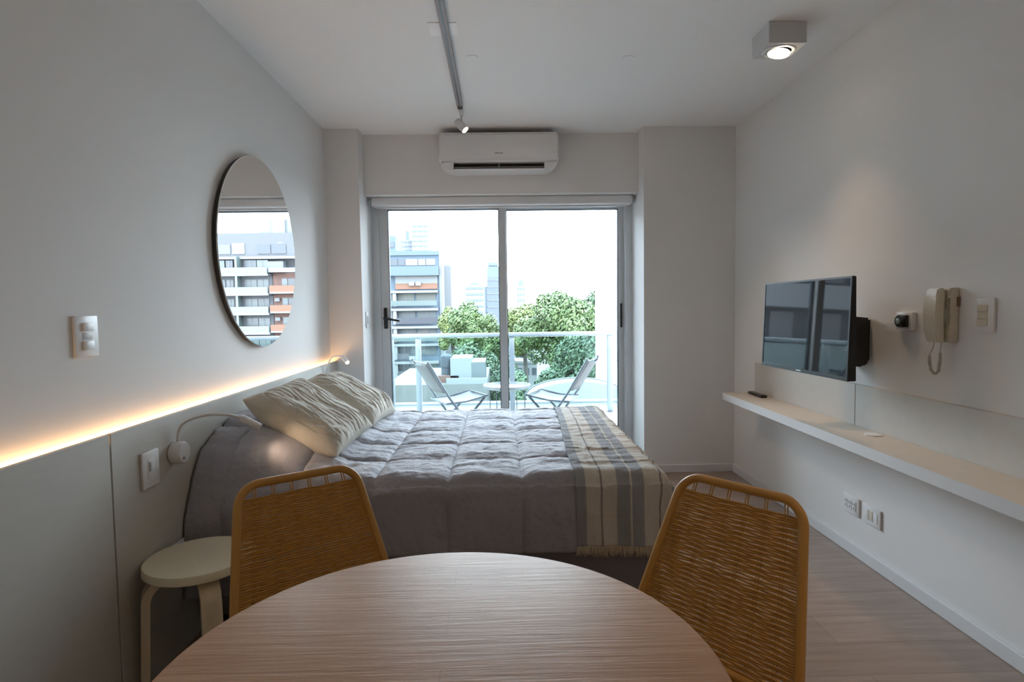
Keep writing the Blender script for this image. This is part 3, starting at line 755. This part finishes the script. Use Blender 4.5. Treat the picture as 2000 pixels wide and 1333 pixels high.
def folding_chair(label):
    root = thing('folding_chair', label, 'chair', (0, 0, 0), 0, 'folding chairs on the balcony')
    for sx in (-1, 1):
        obj('leg', T([(sx*.21, -.37, .82), (sx*.21, -.18, .50), (sx*.21, .17, 0)], .0115, 8), M['outdoor_grey'], root, world=False)
        obj('leg', T([(sx*.185, .20, .455), (sx*.185, -.24, 0)], .0115, 8), M['outdoor_grey'], root, world=False)
    for pts in ([(-.21, -.355, .80), (-.1, -.366, .795), (.1, -.366, .795), (.21, -.355, .80)], [(-.21, .15, .03), (.21, .15, .03)], [(-.185, -.22, .02), (.185, -.22, .02)]):
        obj('cross_bar', T(pts, .0075, 6), M['outdoor_grey'], root, world=False)
    obj('seat_rail', T([(-.20, -.19, .425), (-.20, 0, .43), (-.20, .22, .47), (.20, .22, .47), (.20, 0, .43), (.20, -.19, .425)], .009, 8, closed=True), M['outdoor_grey'], root, world=False)
    def sheet(rows):
        bm = bmesh.new(); g = []
        for (y, z, sag) in rows:
            g.append([bm.verts.new((x, y+sag[0]*(1-(x/.2)**2), z+sag[1]*(1-(x/.2)**2))) for x in lin(-.2, .2, 9)])
        for A, B_ in zip(g, g[1:]):
            for k in range(8): bm.faces.new((A[k], A[k+1], B_[k+1], B_[k]))
        return bm
    s = obj('seat', sheet([(y, .428+.045*max(0, y/.22)**1.4, (0, -.02)) for y in lin(-.18, .22, 8)]), M['textile'], root, world=False); s.modifiers.new('thickness', 'SOLIDIFY').thickness = .004
    b = obj('backrest', sheet([(-.37+.19*k, .80-.30*k, (-.03, -.02 if k == 0 else 0)) for k in lin(0, .92, 8)]), M['textile_dark'], root, world=False); b.modifiers.new('thickness', 'SOLIDIFY').thickness = .004
    return root
fc = folding_chair('grey folding balcony chair on the left of the small round table')
fc.location = (-.41, 5.50, -.01); fc.rotation_euler = (0, 0, math.atan2(.45, .88)-PI/2)
f2 = copy_tree(fc); f2.location = (.52, 5.50, -.01); f2.rotation_euler = (0, 0, math.atan2(.38, -.92)-PI/2)
f2['label'] = 'grey folding balcony chair on the right of the small round table'
t = thing('side_table', 'small round white tray table on the balcony between the folding chairs', 'table', (.06, 5.45, -.01))
obj('tray', Lt([(.19, .52), (.215, .525), (.222, .555), (.217, .555), (.21, .531), (.05, .529)], (.06, 5.45, 0), 56), mat('tray_white', (.22, .24, .24), .35), t)
for k in range(4):
    a = PI/4+k*PI/2+.25; c_, s_ = math.cos(a), math.sin(a)
    obj('leg', T([(.06+.19*c_, 5.45+.19*s_, .522), (.06+.185*c_, 5.45+.185*s_, -.01)], .005, 6), M['outdoor_grey'], t)

# ------------------------------------------------------------------ the city outside
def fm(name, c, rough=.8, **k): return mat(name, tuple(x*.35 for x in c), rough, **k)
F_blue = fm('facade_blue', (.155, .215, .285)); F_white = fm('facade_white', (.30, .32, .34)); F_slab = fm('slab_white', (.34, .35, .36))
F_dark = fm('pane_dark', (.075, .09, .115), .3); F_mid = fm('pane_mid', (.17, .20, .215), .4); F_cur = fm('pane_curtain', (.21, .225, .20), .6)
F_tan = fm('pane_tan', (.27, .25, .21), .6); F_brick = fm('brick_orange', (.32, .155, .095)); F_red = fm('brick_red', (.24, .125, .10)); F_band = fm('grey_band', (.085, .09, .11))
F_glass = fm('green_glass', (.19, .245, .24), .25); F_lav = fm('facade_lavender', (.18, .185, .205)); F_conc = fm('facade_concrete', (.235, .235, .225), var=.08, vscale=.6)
F_far = fm('facade_far_white', (.36, .38, .40)); F_farb = fm('facade_far_blue', (.22, .27, .33)); F_tank = fm('tank_dark', (.10, .12, .15))  # far facades paled: distance haze is put into their colour
F_green = fm('plants_green', (.10, .15, .06), var=.4, vscale=3)
def bpart(name, lo, hi, m, par): return obj(name, B(lo, hi), m, par, smooth=False)
GZ = -22
struct('ground', B((-400, 8, GZ-1), (400, 900, GZ)), fm('street_ground', (.14, .14, .13), var=.2, vscale=.05), label='city ground far below')

# blue apartment tower, left
Y0 = 88
t = thing('apartment_building', 'pale blue apartment tower with white balconies at the left of the view', 'building', (-13, Y0, GZ))
bpart('wall', (-24, Y0+1.2, GZ), (-9.05, Y0+14, 10.1), F_blue, t)
bpart('side_wall', (-9.05, Y0+1.0, GZ), (-8.6, Y0+14, 9.2), F_white, t)
bpart('side_wing', (-8.6, Y0+5, GZ), (-7.6, Y0+16, 8.2), F_white, t)
bpart('penthouse', (-24, Y0+2, 10.1), (-15.7, Y0+8, 12.6), F_blue, t)
bpart('window', (-16.9, Y0+1.9, 10.8), (-15.9, Y0+2.0, 11.7), F_dark, t)
bpart('parapet', (-24, Y0+.9, 9.5), (-9.0, Y0+1.25, 10.15), F_blue, t)
for a, b, m_ in ((-16.5, -15.35, F_dark), (-15.2, -14.2, F_dark), (-14.1, -12.3, F_slab), (-12.2, -11.1, F_tan), (-11.0, -9.6, F_tan)):
    bpart('window', (a, Y0+1.1, 8.0), (b, Y0+1.2, 8.95), m_, t)
bpart('front_band', (-24, Y0+.2, 6.4), (-9.1, Y0+1.2, 7.8), F_blue, t)
bpart('brick_parapet', (-15.7, Y0+.9, 4.4), (-9.35, Y0+1.2, 5.25), F_brick, t)
bpart('white_panel', (-15.7, Y0+.95, 5.25), (-9.35, Y0+1.2, 6.4), F_slab, t)
for x in (-13.6, -12.6): bpart('air_conditioner', (x, Y0+.6, 4.9), (x+.8, Y0+.9, 5.45), F_slab, t)
for k in range(9):
    z = 4.1-2.68*k
    bpart('balcony_slab', (-24, Y0, z-.30), (-9.3, Y0+1.2, z+.05), F_slab, t)
    zt, zb = z-.35, z-2.33
    if k in (0,): cols = [(-16.9, -16.1, F_mid), (-15.4, -12.9, F_cur), (-12.6, -9.7, F_cur)]
    elif k < 3: cols = [(-16.9, -16.1, F_mid), (-15.4, -12.8, F_mid), (-12.5, -9.7, F_mid)]
    else: cols = [(-16.9, -16.1, F_mid), (-15.4, -13.8, F_dark), (-13.5, -12.6, F_mid), (-12.1, -9.7, F_mid if k % 2 else F_glass)]
    for a, b, m_ in cols:
        w_ = bpart('window', (a, Y0+1.1, zb+.6), (b, Y0+1.2, zt), m_, t)
        if b-a > 1.5: bpart('mullion', ((a+b)/2-.05, Y0+1.05, zb+.6), ((a+b)/2+.05, Y0+1.12, zt), F_slab, w_)
    bpart('pillar', (-16.0, Y0+.1, zb), (-15.5, Y0+1.2, zt+.1), F_slab, t)
    if k == 1: bpart('balcony_rail', (-15.6, Y0+.02, zb+.05), (-9.4, Y0+.12, zb+1.0), F_band, t)
    elif k < 3: bpart('balcony_rail', (-17.5, Y0+.02, zb+.1), (-9.4, Y0+.1, zb+.85), F_glass, t)
    else:
        bpart('balcony_rail', (-15.5, Y0+.02, zb+.1), (-13.7, Y0+.1, zb+.95), F_band, t)
        bpart('balcony_rail', (-13.7, Y0-.3, zb+.0), (-12.4, Y0+.1, zb+.55), F_slab, t)
bm = bmesh.new(); tube(bm, [(-11.1, Y0+3, 10.1), (-11.1, Y0+3, 14.5)], .08, 6); tube(bm, [(-11.7, Y0+3, 14.1), (-10.5, Y0+3, 14.1)], .05, 6)
obj('antenna', bm, F_mid, t)

def simple_building(name, label, x0, x1, y, dep, z1, m_, wm, nx, nz_, zlow=None, roof=None, win=(.6, .5), cat='building', group=None):
    t = thing(name, label, cat, ((x0+x1)/2, y, GZ), 0, group)
    bpart('wall', (x0, y, GZ), (x1, y+dep, z1), m_, t)
    zl = GZ+2 if zlow is None else zlow; fh = (z1-zl)/nz_; fw = (x1-x0)/nx
    for j in range(nz_):
        for i in range(nx):
            cx = x0+fw*(i+.5); cz = zl+fh*(j+.5)
            bpart('window', (cx-fw*win[0]/2, y-dep*.01-.05, cz-fh*win[1]/2), (cx+fw*win[0]/2, y, cz+fh*win[1]/2), wm, t)
    if roof:
        for (a, b, h, mm) in roof: bpart('roof_block', (a, y+dep*.2, z1), (b, y+dep*.7, z1+h), mm, t)
    return t
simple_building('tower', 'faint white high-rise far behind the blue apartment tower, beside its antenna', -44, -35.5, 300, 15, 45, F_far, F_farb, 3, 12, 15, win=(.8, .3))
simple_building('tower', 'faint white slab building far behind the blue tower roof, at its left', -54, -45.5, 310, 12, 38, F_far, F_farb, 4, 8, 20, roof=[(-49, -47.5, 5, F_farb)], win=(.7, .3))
t = thing('glass_tower', 'blue glass skyscraper with rounded top on the horizon', 'building', (-4, 400, GZ))
bm = bmesh.new(); 
for z0, z1, x0, x1, r_ in ((GZ, 17, -8.2, .2, 0), (17, 30, -8.0, .1, 0), (30, 33.3, -7.3, -.6, 0)): box(bm, (x0, 400, z0), (x1, 410, z1), .8 if z1 > 30 else 0)
obj('shaft', bm, F_farb, t, smooth=False)
bm = bmesh.new()
for k in range(5): box(bm, (-8.25, 399.7, 2+4.6*k), (.25, 400, 2.5+4.6*k))
for k in range(6): box(bm, (-8.2+1.62*k, 399.7, -8), (-7.95+1.62*k, 400, 23))
obj('facade_grid', bm, F_far, t, smooth=False)
bpart('podium', (-11.5, 401, GZ), (3, 412, 16.5), F_farb, t)
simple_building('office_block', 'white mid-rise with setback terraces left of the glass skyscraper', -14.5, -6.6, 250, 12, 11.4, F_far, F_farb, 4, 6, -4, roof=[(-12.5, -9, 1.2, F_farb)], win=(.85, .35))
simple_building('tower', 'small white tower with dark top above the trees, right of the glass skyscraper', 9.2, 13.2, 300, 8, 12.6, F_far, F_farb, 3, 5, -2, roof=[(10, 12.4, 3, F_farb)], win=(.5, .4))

# grey party-wall building in the middle distance with rooftop clutter
t = thing('low_building', 'low grey concrete building with cluttered white roof, left of the trees', 'building', (-4.5, 45, GZ))
bpart('wall', (-9.0, 45, GZ), (-1.05, 58, -4.55), F_conc, t)
bpart('roof_room', (-3.95, 46, -4.55), (-2.3, 50, -2.62), F_far, t)
bpart('brick_chimney', (-5.0, 46, -4.55), (-3.3, 47.5, -4.0), F_red, t)
bpart('glass_room', (-2.3, 46, -4.55), (-1.2, 50, -2.95), F_mid, t)
bpart('roof_parapet', (-4.2, 45, -4.55), (-1.05, 45.3, -4.1), F_far, t)
obj('water_tank', Lt([(.42, -4.55), (.42, -3.4), (.42, -3.39), (.47, -3.38), (.47, -2.5), (.3, -2.35)], (-4.35, 47, 0), 24), F_tank, t)
bpart('side_wing', (-9.0, 44, GZ), (-6.1, 45, -6.0), F_conc, t)

# vaulted white roof just below
t = thing('warehouse', 'low white warehouse with curved roof just beyond the balcony', 'building', (2, 25, GZ))
bpart('vault_wall', (1.75, 36, GZ), (7.95, 38, -4.55), F_far, t)
bpart('wall', (-8, 24, GZ), (12, 24.9, -2.70), F_far, t)
bpart('roof_edge', (-8, 23.9, -2.69), (12, 24, -2.63), F_tank, t)
arc = [(4.85+3.2*math.cos(a)*1.0, -4.55+1.18*math.sin(a)) for a in lin(PI, 0, 25)]
bm = Pr(arc, 36, 38, 'y'); obj('vault', bm, F_far, t)
arc2 = [(4.85+3.25*math.cos(a), -4.55+1.22*math.sin(a)) for a in lin(PI, 0, 25)]
bm = bmesh.new(); tube(bm, [(a, 37.9, b) for a, b in arc2], .05, 6); obj('vault_edge', bm, F_mid, t)
t = thing('white_building', 'tall blank white building side wall at the right edge of the door view', 'building', (9.6, 42, GZ))
bpart('wall', (7.92, 42, GZ), (11.4, 48, 22), mat('wall_bright', (.75, .76, .78)), t)
for k, (x0, x1, y_, zt, m_, lb) in enumerate(((.3, 3.0, 100, -2.4, F_far, 'white house among the trees, upper one behind the central door stile'), (2.2, 5.2, 82, -6.2, F_far, 'low white house between the two tree masses, below the others'), (2.9, 5.1, 91, -4.7, F_red, 'red-roofed house between the tree masses'))):
    t = thing('house', lb, 'house', ((x0+x1)/2, y_, GZ), 0, 'houses between the trees')
    bpart('wall', (x0, y_, GZ), (x1, y_+5, zt-.35), F_far, t); bpart('roof', (x0-.1, y_-.1, zt-.35), (x1+.1, y_+5.1, zt), m_, t)
    for q_ in range(3): bpart('window', (x0+.3+q_*(x1-x0)/3, y_-.05, zt-2.0), (x0+.9+q_*(x1-x0)/3, y_, zt-1.0), F_dark, t)

# terraced building seen in the mirror (right of the door view)
Y1 = 85
t = thing('apartment_building', 'pale terraced apartment block with green glass balconies, seen in the round mirror', 'building', (34, Y1, GZ))
bpart('wall', (30.75, Y1+1.6, GZ), (46, Y1+14, 7.0), F_lav, t); bpart('upper_storey', (26.2, Y1+3, 7.0), (46, Y1+14, 13.0), F_lav, t)
bpart('roof_room', (28.3, Y1+5, 13.0), (33.8, Y1+10, 15.2), F_white, t); bpart('roof_tank', (29.8, Y1+4.6, 13.0), (31.6, Y1+5, 15.8), F_far, t)
for a, b, zz0, zz1, m_ in ((29.1, 31.2, 9.9, 11.3, F_dark), (31.4, 33.3, 9.9, 11.3, F_dark), (35.2, 37, 9.9, 11.5, F_slab), (37.3, 39, 9.9, 11.3, F_mid)):
    bpart('window', (a, Y1+2.9, zz0), (b, Y1+3.0, zz1), m_, t)
bpart('terrace_slab', (26.2, Y1+1.2, 9.0), (46, Y1+3, 9.35), F_slab, t)
bpart('window_bay', (28.9, Y1+1.0, 7.0), (31.4, Y1+3.0, 8.6), F_mid, t)
for k in range(7):
    z = 6.65-2.83*k
    bpart('balcony_slab', (30.8, Y1, z-.18), (46, Y1+1.6, z+.12), F_slab, t)
    bpart('balcony_rail', (30.9, Y1+.02, z+.12), (46, Y1+.1, z+1.05), F_glass, t)
    for a, b in ((31.3, 32.9), (33.0, 34.8), (36.4, 37.4), (37.6, 39.2)):
        w_ = bpart('window', (a, Y1+1.5, z+.15), (b, Y1+1.6, z+2.2), F_dark if (k+int(a)) % 3 == 0 else F_mid, t)
        bpart('mullion', ((a+b)/2-.05, Y1+1.45, z+.15), ((a+b)/2+.05, Y1+1.52, z+2.2), F_slab, w_)
    bpart('partition', (35.2, Y1+.05, z), (35.5, Y1+1.6, z+2.65), F_glass, t)
t = thing('apartment_building', 'red brick apartment block beside the green glass balconies, seen in the round mirror', 'building', (28, Y1, GZ))
bpart('wall', (24.5, Y1+1.4, GZ), (30.6, Y1+2.9, 6.95), F_red, t)
bpart('roof_parapet', (24.4, Y1, 6.95), (30.65, Y1+.9, 7.6), F_slab, t)
for k in range(7):
    z = 4.0-2.83*k
    bpart('balcony_parapet', (24.4, Y1, z+.12), (30.65, Y1+.2, z+1.05), F_brick, t)
    bpart('balcony_slab', (24.4, Y1, z-.12), (30.65, Y1+1.4, z+.12), F_slab, t)
    bpart('window', (27.4, Y1+1.3, z+.3), (28.4, Y1+1.4, z+2.1), F_dark, t); bpart('window', (28.5, Y1+1.3, z+.3), (29.3, Y1+1.4, z+2.1), F_mid, t)
    if k: bpart('air_conditioner', (29.6, Y1+.9, z+1.6), (30.3, Y1+1.3, z+2.1), F_slab, t)

# near-left building reflected in the television
Y2 = 30
t = thing('apartment_building', 'grey apartment block with white balcony bands, seen reflected in the television', 'building', (-22, Y2, GZ))
bpart('wall', (-34, Y2+1.5, GZ), (-13.2, Y2+12, 8), fm('facade_grey', (.10, .115, .13)), t)
for k in range(6):
    z = 5.6-3.3*k
    bpart('balcony_band', (-34, Y2, z-.2), (-13.0, Y2+1.5, z+1.1), fm('band_%d' % k, (.22, .235, .25)), t)
    for i in range(7):
        bpart('window', (-33.4+i*2.9, Y2+1.4, z-2.0), (-32.0+i*2.9, Y2+1.5, z-.4), F_dark, t)

# trees
def tree(name, label, x, y, ztop, rx, ry, rz, nblob, nleaf, cols, seed, leaf=.18):
    rnd = random.Random(seed); t = thing(name, label, 'tree', (x, y, GZ), 0, 'trees outside the balcony')
    cz = ztop-rz; blobs = []
    for i in range(nblob):
        a = rnd.uniform(0, 2*PI); el = math.asin(rnd.uniform(-.8, 1)); k = rnd.uniform(.45, .80)
        s = rnd.uniform(.24, .42)
        blobs.append((Vector((rx*k*math.cos(a)*math.cos(el), ry*k*math.sin(a)*math.cos(el), rz*k*math.sin(el))), s))
    blobs.append((Vector((0, 0, 0)), .55)); blobs.append((Vector((0, 0, rz*.55)), .42))
    vs, fs, mi = [], [], []
    for i in range(nleaf):
        c, s = rnd.choice(blobs)
        d = Vector((rnd.gauss(0, 1), rnd.gauss(0, 1), rnd.gauss(0, 1))).normalized()
        rr = rnd.uniform(.72, 1.06)
        p = c + Vector((d.x*rx*s, d.y*ry*s, d.z*rz*s))*rr
        n_ = (d + Vector((rnd.gauss(0, .5), rnd.gauss(0, .5), rnd.gauss(0, .5)+.3))).normalized(); u = n_.orthogonal().normalized(); v = n_.cross(u)
        L_ = leaf*rnd.uniform(.6, 1.3); k = len(vs)
        p = p+Vector((0, 0, cz-GZ))
        for a, b in ((-1, 0), (0, -.6), (1, 0), (0, .6)): vs.append(p+u*a*L_+v*b*L_ + n_*(.15*L_ if b == 0 else 0))
        fs.append((k, k+1, k+2, k+3)); mi.append(rnd.choice((0, 0, 1, 1, 2)))
    me = bpy.data.meshes.new('foliage'); me.from_pydata(vs, [], fs); me.update()
    for c_ in cols: me.materials.append(c_)
    me.polygons.foreach_set('material_index', mi)
    fo = bpy.data.objects.new('foliage', me); C.objects.link(fo); fo.parent = t
    bm = bmesh.new(); tube(bm, [(x, y, GZ), (x+.3, y, GZ+(cz-GZ)*.5), (x, y, cz)], [.5, .4, .22], 10)
    for i in range(6):
        c, s = blobs[i]; tube(bm, [(x, y, cz-rz*.9), (x+c.x*.5, y+c.y*.5, cz+c.z*.4-rz*.2), (x+c.x, y+c.y, cz+c.z)], [.18, .12, .05], 6)
    obj('trunk', bm, M_bark, t)
    return t
M_bark = fm('bark', (.12, .105, .085))
def leafm(n, c):
    m = mat(n, tuple(x*.62 for x in c), .6); b = m.node_tree.nodes['Principled BSDF']
    return m
LG = [leafm('leaf_a', (.075, .13, .04)), leafm('leaf_b', (.105, .17, .05)), leafm('leaf_c', (.15, .22, .065))]
LB = [leafm('leaf_d', (.05, .10, .045)), leafm('leaf_e', (.075, .13, .06)), leafm('leaf_f', (.11, .17, .08))]
LY = [leafm('leaf_g', (.12, .17, .045)), leafm('leaf_h', (.17, .22, .06)), leafm('leaf_i', (.22, .27, .08))]
tree('tree', 'tall bright green tree behind the right half of the door, highest crown', 6.0, 60, 3.3, 4.3, 4, 4.6, 26, 24000, LG, 1)
tree('tree', 'broad green tree at the far right, cut off by the white wall', 11.7, 69, 3.5, 4.5, 4.0, 6.0, 26, 20000, LB, 2)
tree('tree', 'lighter green tree just right of the central door stile', 3.2, 76, 1.7, 3.4, 3, 3.6, 18, 13000, LY, 3)
tree('tree', 'dark lower tree behind the right folding chair', 7.6, 52, -1.2, 4.2, 3.0, 3.8, 22, 18000, LB, 4)
tree('tree', 'bushy green tree left of the central stile, beside the blue tower', -3.9, 70, 2.2, 2.6, 2.8, 3.4, 20, 14000, LG, 5)
tree('tree', 'yellow-green tree touching the side of the blue tower', -6.4, 79, 1.6, 2.2, 2.4, 3.2, 14, 9000, LY, 6)
tree('tree', 'green tree low in front of the glass skyscraper', -1.4, 80, .8, 2.6, 2.6, 4.2, 16, 11000, LG, 7)
tree('tree', 'green tree mass below the railing, left of the central stile', -3.2, 62, -2.2, 3.4, 3, 4.2, 20, 15000, LB, 8)
tree('tree', 'small dark tree just behind the balcony side table', 1.6, 50, -4.0, 1.6, 2, 2.4, 10, 6000, LB, 9)
tree('tree', 'dark green tree filling the gap behind the central stile', .9, 57, -3.2, 1.5, 2.0, 4.4, 12, 7000, LB, 10)
tree('shrub', 'small yellow-green plant beyond the right end of the balcony curb', 4.55, 20.5, -2.5, .7, .7, .8, 8, 900, LY, 11, .08)
